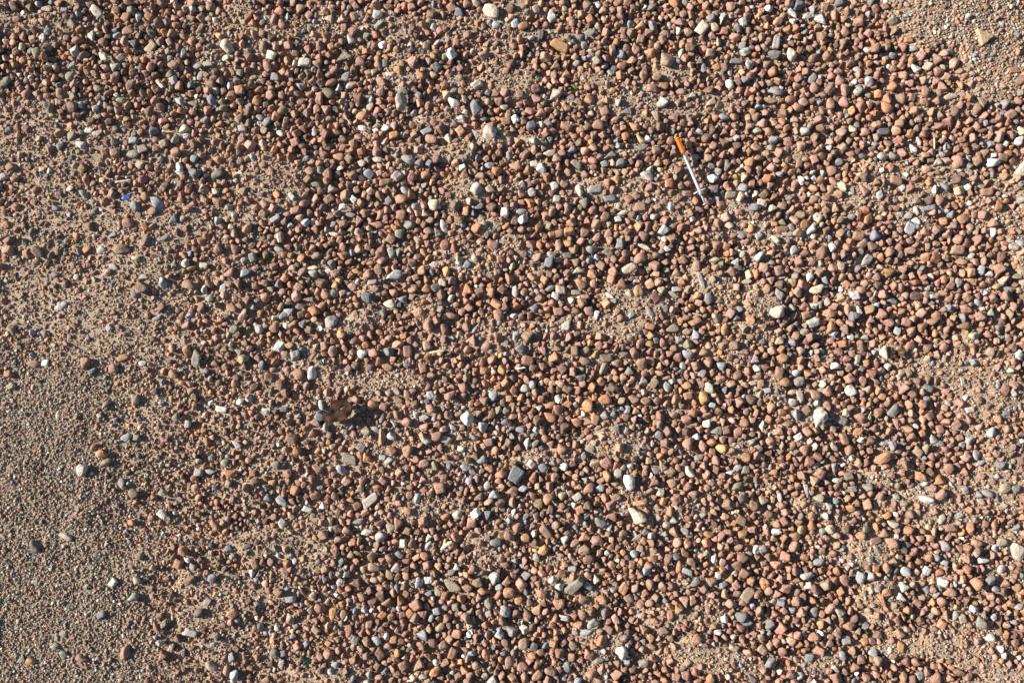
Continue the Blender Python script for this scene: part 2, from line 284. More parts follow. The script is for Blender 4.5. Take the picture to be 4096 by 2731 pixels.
TABLE = """
@0,0
875 95 125 90 -20 W a large cream broken stone
410 60 95 55 -10 T s flat tan-pink slab stone
330 28 60 50 0 P r
580 80 60 50 0 B r
1260 150 85 42 82 X r
820 310 95 60 80 WL r
1210 375 88 78 -30 BV t smooth teal-grey rounded stone
1370 415 115 88 60 T s flat olive-tan stone
2085 420 130 105 -30 WT a large dusty cream stone
315 480 100 75 82 V r
945 515 105 65 -50 W a
1030 600 100 78 60 L t pale pinkish-grey pointed stone
1105 515 95 60 20 VT a
650 590 90 42 50 P e
635 695 100 65 60 V r
430 270 75 50 75 P r
1165 275 110 70 0 N a
1835 250 90 40 62 T a
40 745 105 85 40 V a
155 170 80 65 0 N r
665 985 100 88 60 K r smooth dark maroon pebble
735 965 52 45 80 X r
565 860 105 95 0 N a
885 800 80 60 0 GV r
1670 480 80 55 85 B a
1805 595 85 62 20 G a
1905 580 85 45 0 L r
2070 525 75 55 0 W r
1825 680 82 50 87 L s
1455 760 92 32 -45 X e
1645 920 100 62 -42 P a
1765 940 90 58 -15 V t
815 1195 82 45 0 X r
885 1215 88 55 20 W s
1220 1285 92 60 5 P r
555 1335 85 75 30 B r
735 1330 85 65 -10 X a
1310 1365 90 75 10 VT r
1215 1415 122 78 15 GV r large smooth grey-green stone
2190 1080 82 78 45 TV r
1640 1530 82 72 80 X r
2215 1170 75 60 0 L r
1370 145 88 70 -50 ON r
1615 1400 100 85 0 RN r
@1,0
2165 100 155 115 -35 W r large smooth cream stone near top edge
435 560 118 82 -12 W s pale blocky cream stone
800 505 150 88 28 VT t flat olive-beige wedge stone
860 355 95 58 -42 L r
1125 215 100 42 42 L e
1160 400 80 70 60 X r
165 690 82 78 0 GB s
820 690 80 68 70 G a
1335 935 150 98 95 TL a large upright grey-beige stone
1340 835 100 58 -25 V r
1815 940 112 76 -10 X a
2005 990 140 92 -58 GB a large speckled blue-grey angular stone
1890 1080 85 52 -28 X r
1820 1130 78 62 0 G a
2145 1230 112 108 70 W a chunky cream faceted stone
2020 1220 98 55 -55 L s
970 1165 82 55 -18 X a
1565 1195 98 58 28 P t
1765 1265 75 66 80 W r
525 1190 82 50 86 L s
220 1210 78 55 -40 L a
1230 680 85 45 -5 X r
1435 570 102 76 68 RT a
970 1060 104 78 0 OR r
755 1430 100 80 0 OR r
1395 1465 122 74 -8 LG r
1110 1455 92 58 0 L r
965 1490 72 62 0 W t
1585 1490 66 60 80 B r
2145 1505 85 60 0 P r
1185 570 75 55 -80 G r
240 1000 95 85 0 N r
430 1320 90 70 0 K r
655 840 112 80 -20 ND a
1920 485 92 66 50 R r
1150 750 110 75 -25 RK a
1610 1275 110 80 0 R r
1105 1385 86 80 90 R r
1265 1235 96 66 20 O a
1100 1145 90 52 0 V r dull green mossy pebble
@2,0
445 410 165 98 -32 OY s flat rusty orange slab stone
1425 545 155 130 30 TR a large dusty pinkish-beige stone
1755 240 108 92 60 W s pale cream wedge stone
1930 150 105 58 62 W a
2135 190 80 70 -60 X r
265 315 108 50 76 D r dark grey curved oval pebble
720 290 100 72 0 GV t
615 335 78 48 -10 G r
220 75 78 68 90 T s
2075 540 118 50 0 G s flat grey streaked stone
1560 470 80 48 50 L a
1545 270 72 55 90 W r
2010 760 92 74 80 X a
2015 640 80 42 80 L t
1385 940 102 98 0 L a chunky light grey rough stone
1055 1020 88 64 0 G s
405 870 112 86 60 TL a pale beige angular stone
545 885 85 50 -15 VG s
180 1150 92 86 0 BD r dark blue-grey round stone
200 1290 78 70 -40 L r
710 905 92 85 90 OR r
795 1150 95 90 30 RK r
1190 1355 120 50 2 G r long smooth grey oval pebble
900 1415 112 70 10 GD t dark grey smooth wedge stone
345 1395 105 68 25 TW s
210 1495 85 60 -5 W a
600 1500 125 58 -42 V s long olive-grey bar-shaped stone
1000 1495 92 70 50 GB r
855 1495 78 60 0 P r
1960 1060 92 68 -30 L a
1185 1280 100 48 -38 TY a
1135 1160 105 75 0 OR a
1325 1065 98 70 -80 RT r
1485 1070 90 70 -10 R r
500 1150 110 65 -28 RO a
1730 1190 72 55 0 P t
1775 600 82 48 90 G s
1665 865 78 55 0 L a
1825 930 92 60 10 T a
110 235 100 85 0 OR r
1210 690 80 75 50 R r
1185 345 95 70 60 RN a
@3,0
1985 328 165 135 -68 TY t flat orange-tan triangular slab
495 150 132 82 -18 X t flat speckled white stone
240 105 98 42 -45 X e
375 140 82 58 -15 L a
240 185 60 50 0 X r
415 70 72 48 90 P a
85 365 142 62 86 LV s long upright pale grey slab
225 495 128 80 -62 W a long cream-white stone
70 495 115 75 -5 DB a dark blue-grey angular stone near top
430 700 100 68 62 G s flat grey squarish stone
75 830 122 86 0 GB a rough blue-grey boulder-like stone
720 275 90 72 -80 R r
560 510 100 85 60 ON r
1830 155 78 62 0 L a
1365 625 92 62 -25 X s bright cream-white block
1690 875 115 52 18 TW a flat beige wedge pebble
1975 920 112 90 -45 TN t
1075 1195 118 70 15 DB s flat dark slate-grey stone
825 1130 75 48 -60 G s
785 1180 80 68 -60 TW r
1350 1355 95 65 -60 L r
1405 1285 82 42 -75 L p
2085 1480 122 80 5 X r large white rounded stone near right edge
2325 1278 82 62 80 X r
885 1425 78 66 -30 GD a
2360 1527 172 128 80 W r large smooth cream stone cut off by the right edge
580 950 108 84 -60 R r
715 820 112 76 80 R a
1145 780 94 72 85 OR r
1450 855 105 78 -60 RN r
1240 905 100 88 0 N r
1090 985 112 90 -30 OR r
1720 575 110 82 70 TR a
1750 1480 110 95 80 R r
500 1180 105 75 -40 NK a
760 1390 88 78 0 OR s
1575 1140 112 72 28 R a
1300 360 72 56 0 O r glossy bright orange pebble
2265 640 112 56 0 ON s
35 905 130 56 -12 VO r
855 980 92 78 80 R r
@0,1
1445 295 155 75 -52 P a long pale blue-grey stone
630 160 72 48 35 WT t
540 1230 132 90 0 L h flat heart-shaped light grey stone
920 725 92 66 0 L r
285 575 102 60 82 DV r
245 745 110 82 60 NO a
345 745 112 82 -60 ND a
1130 725 140 90 -10 N a large dark brown lumpy stone
1500 630 112 56 22 G t
1695 840 86 76 80 L r
1865 865 75 60 0 WT r
1485 1025 92 70 -45 P r
1730 1040 122 78 -8 NR r large smooth brown-red oval stone
1310 1080 115 100 0 N a
1240 1135 75 60 0 B a
2040 1070 86 58 85 L s
1925 1165 82 66 50 B t
1325 970 106 45 0 L r
2250 935 92 78 0 P a
2110 940 110 78 20 R a
2120 1265 88 60 0 TO s
2230 1320 135 60 60 TR a long upright tan-orange stone
1430 1350 92 36 28 L e
995 1440 66 48 -70 X r
1990 460 72 62 -30 P r
1970 190 68 48 -30 X a
1330 230 90 85 0 NO r
1790 20 105 92 -70 DB r
1640 10 80 52 -15 X r
1990 25 112 100 30 DV a
800 510 120 78 0 NK a
80 645 102 85 0 KN a
1015 580 78 46 15 P s
620 400 60 48 80 P r
1040 880 88 56 -30 TL s
2150 1450 85 80 0 DV a
1175 475 102 90 0 R r
980 930 90 70 0 T a
1330 510 92 60 -60 O r shiny orange-brown pebble
1400 370 95 75 0 NR r
@1,1
685 150 85 68 20 WL r
545 115 92 48 -10 GV r
665 245 112 76 30 RK s
355 355 112 68 8 R s
175 435 95 60 35 P a
1640 310 115 100 -20 WT r large lumpy cream stone
2020 165 106 98 60 L a large pale grey rounded-triangular stone
895 255 75 56 -50 X a
795 330 72 66 60 X r
865 395 92 46 -8 G t
1215 265 82 60 -70 G t
1465 320 72 64 0 P r
1335 255 112 84 10 OR r
705 570 82 42 0 X s
1725 510 135 58 -68 L p pinkish-grey dumbbell-shaped stone
1675 555 84 64 -80 VG r
1270 965 150 82 25 P a large light blue-grey wing-shaped stone
1735 680 108 84 90 RK r
1240 750 92 56 -80 L a
1295 745 76 44 86 L s
515 885 92 42 22 W r
515 940 82 66 0 L r
1065 1020 96 42 8 LG a
1020 1160 108 86 -32 BD r smooth dark blue-grey egg-like stone
1220 1215 118 78 -5 W r smooth cream oval stone
1300 1220 58 52 0 DB r
290 1270 78 62 -40 XL a
685 1385 132 105 45 LG a rough light grey pyramid stone
425 1400 78 66 -50 L a
245 1325 82 74 60 B t
1510 1305 125 84 -10 OT a large orange-tan lumpy stone
475 1175 98 46 -5 G r
1710 1020 82 66 -10 TL r translucent greyish quartz pebble
1635 860 80 56 15 W r
2170 670 112 72 -20 RK s
1120 900 102 72 85 RK s
1730 1450 112 66 88 RK r
1575 1420 112 78 -85 R r
2010 800 68 60 -30 TW a
80 1160 92 80 0 R r
400 1240 92 52 0 DV s
200 710 85 48 -5 P s
1110 490 112 68 20 R a
2230 1325 104 84 -70 RO r
1190 100 110 75 0 RN r
@2,1
620 180 112 64 -78 W p cream peanut-shaped pebble
760 165 135 72 10 PG s flat angular blue-grey stone
1245 38 120 82 -25 WX r smooth cream egg-shaped stone
180 190 78 72 60 L r
415 250 72 66 0 L r
900 250 105 62 10 B a
1025 375 100 46 0 W r
980 430 70 55 0 X r
1180 325 125 82 8 RN s big flat brown-red squarish stone
1850 155 98 72 -15 GN r
2010 220 112 66 12 VT s smooth olive-brown brick-shaped stone
1885 250 66 56 -50 P a
1465 330 78 66 60 X r
2300 290 85 72 0 W r
2225 335 92 74 -20 B r
90 365 88 62 -15 P r
990 660 104 76 -80 GL s upright smooth grey stone
1080 895 132 86 15 WT a large lumpy cream stone beside the sand patch
615 905 112 56 5 WT a
885 740 100 72 -25 GN s
340 830 98 72 70 B a
365 760 82 54 0 L r
510 770 84 54 0 DB r
630 1035 112 78 -55 NO r chestnut brown smooth stone
1225 690 122 46 -28 W a
1745 1000 152 48 -68 L a long grey bone-shaped stone
445 1090 100 74 -15 TL s
355 1070 92 48 22 V r
405 1140 82 58 -35 X r
590 1110 86 48 5 GV s
1080 1125 76 64 90 WY s
1160 1100 106 84 -80 OT r glowing tan-orange stone
900 1145 88 42 -35 X a
1520 1080 82 46 0 L r
1495 1130 105 54 -30 G s
1810 1170 106 74 85 GB r smooth mid-grey egg stone
1325 1170 102 72 -70 K s flat dark maroon block
1180 800 110 88 0 R r
1480 1440 112 80 15 VN a flat olive-brown pentagon stone
1265 1290 112 52 -60 LT s
430 1290 96 80 0 R s
735 950 92 80 -60 RO a
770 1330 98 42 68 XP p
1685 1370 110 76 32 OR s
1270 1425 102 60 -10 O s
30 1100 102 70 70 LG r
35 1520 95 56 70 P r
225 1510 78 58 -40 DB r
2090 885 92 55 0 DB r
2020 920 92 88 0 NR r
2170 1010 98 48 0 TL r
1875 805 92 48 -10 TL r
@3,1
50 330 92 60 18 TW r
140 465 100 64 -10 TV r
130 540 122 70 0 ON r flat ochre-brown oval pebble
400 540 105 60 42 X a bright white jagged stone
185 585 102 38 0 L r
75 625 92 56 -50 L a
245 730 92 66 75 P r
495 745 125 78 65 KR r large upright maroon-red stone
600 700 76 62 -70 X a
920 810 122 84 25 LG a light grey faceted stone with long shadow
1030 220 88 56 70 L r
1650 140 112 74 -50 B r blue-grey speckled oval stone
1845 140 78 62 0 X a
1545 165 74 48 85 X r
1190 85 112 78 -10 RK s
885 165 122 84 -48 R t
770 185 74 52 -80 W t
1480 335 142 50 12 PG s flat thin blue-grey slab stone
1370 265 88 74 0 NG r
1370 360 76 48 -65 W r
1325 515 98 92 60 P s flat light grey square stone
1375 450 76 56 -20 X r
1300 400 70 66 0 GL r
780 415 68 58 0 B r
80 1300 122 112 0 W a large cream-white dome stone
455 1085 118 92 -10 WT a tan-white lumpy stone
110 1130 112 62 -45 L r
530 995 84 72 -65 P t
850 1275 76 50 -85 X r
1385 1140 132 78 12 KD r dark maroon flat stone
1760 720 122 80 0 RN s
1975 905 92 64 85 P r
2045 935 78 56 -10 X r
2320 660 100 82 -10 P a
2265 700 85 55 -10 L r
1950 1205 92 58 -30 P r
2230 1090 86 62 -10 GD r
1160 1185 92 48 -20 B r
2080 470 88 80 0 RO r
1585 265 92 78 -60 R r
850 590 108 78 -5 R s
1990 395 98 76 70 R r
2035 190 122 78 0 R s
1820 1430 142 70 12 NO a large dark orange-brown wedge stone
350 1475 84 66 20 V r
895 1520 82 54 -10 P r
955 1360 82 70 0 R r
575 1310 104 94 -40 RO a
1935 540 82 48 90 T s
1550 1145 86 50 -5 L r
1625 1115 88 48 -20 OT r
1140 745 88 78 80 RK r
1890 1000 100 56 -25 OT r
@0,2
1795 155 148 80 78 VG r large upright grey-green oval stone
775 190 112 100 50 RN a chunky brown-red stone
285 200 108 66 0 NR r
1115 145 118 60 15 O s flat orange wedge stone
835 270 82 58 30 B a
960 570 100 74 22 VD a dark green-grey angular stone
1230 530 96 66 85 T r
1155 880 96 70 0 P r smooth pale blue-grey stone
1245 880 62 54 0 VL r
740 1175 130 90 48 LX a large pale grey stone in the fine grit
915 1035 108 84 -40 OR a orange-brown rough stone
965 1105 82 66 0 TR r
850 970 74 62 50 ON a
1100 1305 92 60 -86 VL s
1215 1395 92 86 0 NV r
1485 1390 82 58 -15 V t
2025 620 102 62 -5 X r
2160 940 96 52 -42 L a
2120 1200 112 84 35 O a deep rusty orange angular stone
2060 1110 86 72 40 V s
1810 1200 82 66 0 L a
1915 1195 86 48 -5 L s
1295 195 66 50 0 X s
1580 300 92 74 -20 ON a
2090 1300 70 52 65 T r
1795 1350 92 78 90 R a
515 670 72 42 75 WL s
85 405 80 56 20 TL a
1030 240 82 78 0 R r
2195 550 62 58 0 X a
2260 1345 82 66 -60 RO r
2190 85 82 56 -45 TL a
1710 755 66 58 90 L r
1565 55 82 66 80 R a
@1,2
390 300 112 100 -30 KR r shiny deep red-maroon stone
515 285 120 76 86 X r white upright dome stone
700 90 105 76 75 RT r
965 105 86 76 50 X t
1070 100 106 78 0 R r
1390 85 112 82 -80 RK s
850 1080 150 92 -28 TG s flat grey-beige rectangular slab
1155 875 156 64 88 OT e upright orange-tan spindle stone
1745 900 110 74 0 WT s white stone with dark hollow
1945 705 118 108 -40 X a pitted white stone
1095 815 86 72 -5 B s
1040 1460 168 84 38 LT s flat pale grey irregular slab
1685 1350 104 98 0 R s
1925 1155 94 58 -5 P a
1985 1190 78 56 -30 B s
2080 1095 88 74 40 BG a
2175 495 96 74 88 P t
955 965 88 66 -35 BG s
230 1470 118 72 -42 P a light grey notched slab
460 1540 98 55 -8 X r
610 1510 72 60 0 X r
2185 1405 108 74 0 P t
2120 1325 82 56 65 WL s
1390 1000 106 96 50 R r
1240 1010 92 84 0 RO r
1540 695 82 50 18 L s
1205 230 96 74 0 RO r
1300 455 78 56 -60 VG r
1150 700 90 42 68 GB s
590 580 90 56 85 P s
250 620 78 50 -5 B a
175 1130 78 66 0 GV a
800 825 62 52 0 L s
2100 255 92 76 20 OR r
2260 260 92 78 -80 O r
1385 740 88 82 0 R r
1215 1090 86 54 38 W r
1160 1065 62 56 0 P r
1655 870 102 84 70 RK r
1300 530 92 64 -15 RK s
555 1165 98 78 -40 R t
510 1270 98 58 -75 NO a
1540 1120 96 74 0 R r
1785 495 104 86 0 R a
1530 240 90 80 90 R s
1610 620 110 76 -25 R a
@2,2
1085 1285 142 104 -65 X r bright white teardrop stone
45 1225 158 130 70 BG s large dark blue-grey block stone
70 65 92 78 -10 GB r
870 150 120 72 -5 NV s flat brown-grey diamond stone
845 245 96 84 -80 VT r
1020 115 92 52 -10 V s
140 170 120 96 -5 KR s
665 85 96 86 60 NV a
670 175 92 72 5 RN s
120 425 76 66 0 L r
425 525 80 54 -84 X s
700 585 118 104 60 O a bright orange-brown hump stone
860 675 92 80 -10 G r
925 675 66 60 -70 B s
350 695 106 84 0 OR r
590 735 96 76 -30 OR a
770 710 106 76 80 OT s
1045 695 76 64 0 RK s
945 800 86 84 0 VG r
140 935 108 60 65 L a
215 935 82 60 30 GL r
285 1160 88 80 0 B r
80 800 82 68 -20 GB s
720 985 86 62 5 VT s
870 1115 116 98 -10 R a
660 1050 76 48 72 GB s
810 1345 86 64 0 P s
710 1350 112 78 25 R r
605 1430 80 70 40 TL r
105 1350 82 58 0 P a
1385 1140 112 74 -60 RT t
1190 200 98 92 0 RN r
1130 105 110 78 -80 RK r
1085 265 92 74 0 GN a
1280 170 96 72 -30 R s
965 190 110 82 0 R a
940 415 98 86 0 DN a
1430 410 92 66 -60 L r
1310 380 88 82 60 VN r
1755 290 78 70 80 PK t
1580 215 72 58 88 GL s
1515 530 92 82 85 OR r
1770 515 116 92 80 YO r golden-orange rounded stone
1630 495 88 82 0 OR r
860 530 116 88 -20 ON r
2205 525 100 88 -60 KD r dark maroon-black rounded stone
1615 935 112 86 85 R r
1760 955 104 74 -65 R r
1835 925 96 70 -15 OR r
1885 810 96 72 -10 G a
1975 810 92 80 0 RK s
1640 1200 118 72 -48 W a cream-pink slanted stone
1730 1060 88 48 18 GV t
2020 1205 84 40 15 X a
2080 1160 84 52 38 L s
1185 1490 132 64 15 OY a rusty orange wedge by the cream boulder
2080 1330 96 80 0 VN r
1320 1180 80 56 -40 GB s
1795 750 72 66 80 X r
2255 245 74 62 -40 X a
2310 770 95 50 85 WL r
340 1440 104 88 30 RO r
2315 1465 88 78 -30 TV s
@3,2
460 695 158 132 35 XL a large white and grey faceted stone
275 670 102 88 -80 P r pale speckled rounded stone
775 450 106 94 -20 X r bright white round stone
690 720 118 76 -25 GV s flat grey pointed stone
1170 625 128 88 65 GV a flat grey-green leaf-shaped stone
1070 95 112 84 70 W a cream chunk beside the dark dry leaf
835 160 86 52 86 TL r
170 370 108 82 -20 ON r
290 365 92 84 0 GN r
305 500 114 62 -68 LT r
435 490 104 92 -20 RT r
230 465 92 50 -5 T r
1480 420 116 54 -30 GD s dark grey slanted slab
270 285 78 60 20 P a
1065 1075 152 84 35 OR r large orange-pink elongated stone
760 1005 102 88 60 NO r
715 895 128 72 -65 RN s
865 690 112 86 -30 RO a
835 825 102 68 15 OR r
1030 650 88 78 30 NO r
1195 755 102 56 -80 R p
1870 625 86 60 0 W s creamy white squarish pebble
1535 905 92 66 -45 LV s
1605 935 78 46 -10 BG s
1935 1045 92 74 85 L s
1970 1115 92 42 10 P r
935 1330 84 74 60 G r
1465 1450 122 72 8 X a bright white lumpy stone
650 1275 84 44 0 X p
370 1370 122 48 -84 L s striped grey upright stone
580 1500 92 64 -60 P a
2035 1395 108 74 0 BG r
1955 1405 74 66 0 BG r
2185 1345 114 84 48 TV r smooth olive-beige oval stone
2280 1360 94 76 0 VG a
755 1240 96 80 0 VN s
795 1350 82 52 0 G r
1235 285 70 62 0 T r
1415 1235 88 80 0 OR r
1600 1405 104 88 65 R r
2200 655 76 54 -10 B s
370 830 94 82 0 R r
1745 755 90 78 20 RN r
1600 805 84 66 -70 R r
1400 1010 92 74 -40 RT t
615 960 92 68 -50 TV r
1085 935 92 42 0 L s
290 870 82 62 20 X a
2325 120 80 62 70 X r
2060 830 90 74 70 P r
100 820 92 80 0 R r
345 1000 100 78 -70 R r
@0,3
1480 15 92 78 -10 X r white rounded stone on the fine grit
310 315 108 100 -30 DV a dark grey-green faceted stone
585 230 128 68 -25 LT a
1025 645 78 72 60 X r
1245 625 70 66 0 WT r
1265 405 82 72 -50 NG r
920 940 92 60 28 B r
1735 1105 132 74 -8 L s flat light grey slab
1495 1025 98 50 52 V r
1430 1065 112 52 -65 NR r
1140 1290 142 84 72 RN r large upright red-brown stone
745 1335 112 66 -5 N a
250 1370 100 64 5 OY r glossy ochre-yellow pebble
180 1355 82 70 20 VG r
1460 1205 68 58 20 L a
1945 605 98 78 50 B r
1740 620 116 80 45 NK r
1755 500 70 48 -40 LV t
1930 1415 106 68 -32 TL r
2135 1510 128 82 62 P a light grey rough stone at the bottom edge
2130 935 100 84 45 OR r
1820 930 104 84 60 DN a
1705 440 66 50 -60 X a
1670 360 98 80 -70 OR a
1970 115 96 80 -40 OR a
2300 560 66 52 60 X h
1895 825 86 58 55 VL s
565 1310 80 74 -40 GV a
570 1120 68 62 0 V s
500 1145 80 42 88 LV s
1485 1310 98 74 20 NR a
2115 1335 86 52 -85 P s
320 640 78 50 -45 VL s
495 1230 66 56 -45 VB r
2330 470 102 66 -60 TO r
2265 312 78 42 10 DG r
1625 470 88 76 -40 OR a
@1,3
1010 185 96 62 10 X r
935 90 102 50 20 B s
240 100 92 66 -60 L a
1230 140 86 76 -40 TL a
1310 100 122 82 -85 RO t
1575 235 84 46 42 X r
1580 310 92 58 60 LT a
1795 680 165 88 -42 TV a large flat beige slab stone
2180 605 122 98 70 P a large pale blue-grey faceted stone
1660 725 96 56 -72 VT t
2120 30 88 62 80 B r
1585 625 90 66 -10 X t
700 930 120 80 62 O a rough bright orange stone
905 650 112 80 -10 K t
310 800 96 58 -5 P a
635 615 84 58 -85 B r
765 645 70 60 40 W a
1085 505 116 78 0 RT r
1280 510 92 86 0 LR a
1215 575 96 76 -70 NV r
1410 930 76 66 -60 O s
1655 910 76 60 0 P a
1105 1180 92 66 -60 PG r
915 1170 82 72 -40 G r
1130 1305 102 84 -50 NK s flat mauve-brown stone
160 1300 88 80 -20 DV r dark bottle-green pebble
240 1300 66 60 0 GB s
1650 1385 68 56 -80 X r
1800 1305 104 80 60 RO s
2110 1310 100 70 -60 RO r
2165 1545 98 74 10 L a
720 1410 62 54 20 P r
1535 1510 68 44 -30 X r
300 985 98 74 -50 T a
2200 280 98 66 -10 GL s
2110 235 86 48 -5 G r
1895 435 92 76 50 R r
2325 220 96 88 0 R r
1840 505 62 54 0 W r
35 1060 78 62 -60 B a
175 1060 68 48 -70 XL t
770 460 92 46 58 GB s
2325 740 104 90 0 RO r
850 1090 104 66 -75 RO r
2330 1380 108 92 -70 R r
660 1310 92 84 -40 R r
@2,3
1150 40 172 130 -15 W a large cream faceted boulder
820 95 142 92 -45 GB a dark grey curved wedge stone
890 135 78 58 65 L r
578 685 180 98 38 VG s large grey-green block stone
700 680 98 56 -28 B a
780 620 98 64 -82 W t bright cream teardrop stone
1015 1290 118 98 -50 X r large bright white smooth stone
315 180 134 76 -45 NR s
680 225 132 78 5 OR t
790 265 116 84 -15 R r
665 355 102 88 30 TR a
585 285 84 70 0 RT r
710 440 108 76 8 KR a
555 520 72 60 0 L s
230 420 84 70 -40 GL a
745 1020 106 86 0 L a light grey rounded wedge stone
685 1105 114 66 35 P a flat light blue-grey angular stone
485 975 104 52 -20 X r
195 1235 88 70 -15 DB s near-black blue square pebble
110 1210 104 98 60 RT r
1220 1395 94 74 15 GV s
510 1430 92 76 -60 B s
805 1365 86 50 5 VG a
570 1230 82 78 0 NV s
1035 700 120 72 62 ON s
1275 665 104 74 -80 RN r
430 850 104 88 0 R r
665 805 104 80 -10 RO r
1615 545 108 58 -22 L s
1700 650 96 70 60 GD t
1545 510 108 70 65 OR a
1580 825 106 84 80 RT t
1675 815 98 66 -88 OT r
1960 760 94 68 -70 TO r
2020 845 96 84 15 RT r
2175 760 140 92 55 TN s flat olive-brown rectangular slab
2120 955 116 92 30 BD a dark blue-grey cracked stone
2170 1015 90 56 20 B s
1835 640 116 84 -20 RT a
1895 1105 82 50 -15 X s
1815 205 90 58 0 YO r bright ochre-gold pebble
2130 420 98 90 0 RK a
2135 200 96 78 35 NO r
1500 75 80 56 0 P r
1430 115 78 54 20 TL r
1155 240 102 40 35 T s
1860 425 92 44 86 X r
2250 345 88 50 72 X r
2320 340 84 66 0 PG r
820 1450 94 62 80 TR s
2050 1250 96 62 -25 TL r
2215 1520 98 60 -65 G s
100 1420 106 78 10 R a
230 1505 104 72 35 R r
1900 580 62 54 -30 X s
1440 440 110 72 70 KR a
1270 100 110 78 -75 R r
@3,3
2300 355 165 128 -60 TL r large striped beige boulder at the right edge
2155 275 98 82 -10 TV r
95 180 96 56 -5 X r
370 590 118 58 12 XG r white pebble with dark grey band
485 460 102 66 20 GB r dark slate-grey oval stone
1015 345 78 46 -30 G r
1290 302 80 56 -15 D s
1262 345 74 56 -30 D r glossy black pebble
865 605 118 84 -85 P r upright pale blue-white oval stone
1285 545 102 90 -50 P r
1255 695 98 86 -40 X a chunky white stone over the sand
1240 780 102 70 -8 X t flat white triangular stone
1140 810 76 32 -12 G r
1935 655 120 108 -70 OR a large orange-pink triangular stone
2060 620 98 86 60 BG a mid blue-grey angular stone
1615 645 102 74 -10 X s
2120 710 80 64 -30 P a
2000 445 102 60 -5 X r
2165 525 84 60 15 X r
1960 1020 120 96 -30 GV r large grey polygon-shaped stone
1800 985 98 78 -60 TV s
1740 955 88 58 80 PB s
670 905 100 72 -60 TW a
435 915 90 78 60 G t
985 1290 88 72 -20 P s
385 1335 102 62 28 GB a
40 1385 122 86 62 GB a large speckled grey stone at lower right
630 1440 78 62 -50 LT r
875 1365 94 74 80 R s
1230 1235 102 58 86 O s upright orange-brown block
2050 1150 96 60 -5 X r
1215 1120 92 74 -40 R r
760 1050 96 80 -30 OR a
1690 735 114 74 0 R r
1615 825 96 80 -70 R r
720 630 114 84 -60 R a
580 885 94 82 0 R r
1145 285 114 88 -30 R a
1000 265 124 60 18 RK s
260 320 106 86 65 R r
860 215 88 78 -30 OR r
2105 120 108 80 -80 RO a
1930 275 96 82 -60 R r
1690 145 122 68 -5 NR s
1085 190 88 74 0 R r
1165 115 104 58 -15 W a
1610 60 98 62 80 TW s
1775 25 92 48 18 L t
920 185 112 54 -75 VG s
2200 735 86 66 -60 NK r
2140 1010 116 62 85 RN s
650 545 82 68 -40 O r
1095 740 88 78 0 RO r
1060 810 120 58 -70 O a
435 1155 112 84 30 RO r
1370 1380 94 76 -20 R r
1770 1475 106 76 -40 N a
2140 1260 66 54 80 X r
"""
# ------------------------------------------------------------------ the stones read off the photograph
NOUN = {'X': 'bright white', 'W': 'cream', 'L': 'light grey', 'P': 'pale blue-grey', 'B': 'blue-grey', 'G': 'mid-grey', 'D': 'near-black', 'O': 'orange-brown', 'R': 'reddish-pink',
        'K': 'dark maroon', 'T': 'tan', 'Y': 'ochre', 'V': 'olive-grey', 'N': 'brown'}
ISH = {'X': 'whitish', 'W': 'creamy', 'L': 'greyish', 'P': 'bluish', 'B': 'bluish', 'G': 'greyish', 'D': 'dark', 'O': 'orange-tinged', 'R': 'reddish', 'K': 'maroon-tinged', 'T': 'sandy',
       'Y': 'yellowish', 'V': 'olive-tinged', 'N': 'brownish'}
stones = []
tile = (0, 0)
for line in TABLE.strip().splitlines():
    if line.startswith('@'):
        tile = tuple(int(v) for v in line[1:].split(',')); continue
    q = line.split(None, 7)
    px = tile[0] * 1024 + float(q[0]) / 2.296; py = tile[1] * 683 + float(q[1]) / 2.296
    stones.append(dict(px=px, py=py, L=float(q[2]) / 2.296, W=float(q[3]) / 2.296, a=float(q[4]), c=q[5], s=q[6], d=q[7] if len(q) > 7 else ''))
size = lambda s: s['L'] * s['W'] * (1.25 if s['d'] else 1.0)
stones.sort(key=size, reverse=True)
MARKS = [dict(px=2765, py=690, d='orange-capped syringe'), dict(px=1360, py=1650, d='rusty brown flake'), dict(px=505, py=790, d='blue shard'),
         dict(px=3590, py=1418, d='dark dry leaf')]
heroes, rest = stones[:296], stones[296:]

def desc(s):
    if s['d']: return s['d']
    c = s['c']; col = NOUN[c[0]] if len(c) == 1 else ISH[c[1]] + ' ' + NOUN[c[0]]
    k = s['L'] / s['W']
    sh = {'r': 'oval' if k > 1.4 else 'rounded', 'a': 'angular', 't': 'wedge-shaped', 's': 'flat blocky', 'e': 'sliver-like', 'p': 'peanut-shaped', 'h': 'notched'}[s['s']]
    return f"{col} {sh} " + ('stone' if s['L'] * s['W'] > 1700 else 'pebble')
def label_all(hs):
    anchors = MARKS + [h for h in hs if h['d']]
    used = set()
    for s in hs:
        best = None
        near = sorted((a for a in anchors if a is not s), key=lambda a: math.hypot(a['px'] - s['px'], a['py'] - s['py']))[:10]
        for a in near:
            dx, dy = s['px'] - a['px'], s['py'] - a['py']; dist = math.hypot(dx, dy)
            ang = math.degrees(math.atan2(-dy, dx)) % 360
            way = ['right of', 'above and right of', 'above', 'above and left of', 'left of', 'below and left of', 'below', 'below and right of'][int((ang + 22.5) // 45) % 8]
            pre = 'just ' if dist < 130 else ''
            txt = f"{desc(s)} {pre}{way} the {a['d'].replace('large ', '')}"
            if len(txt.split()) + txt.count('-') <= 16 and txt not in used: best = txt; break
        s['label'] = best or (desc(s) + ' among the gravel'); used.add(s['label'])
label_all(heroes)

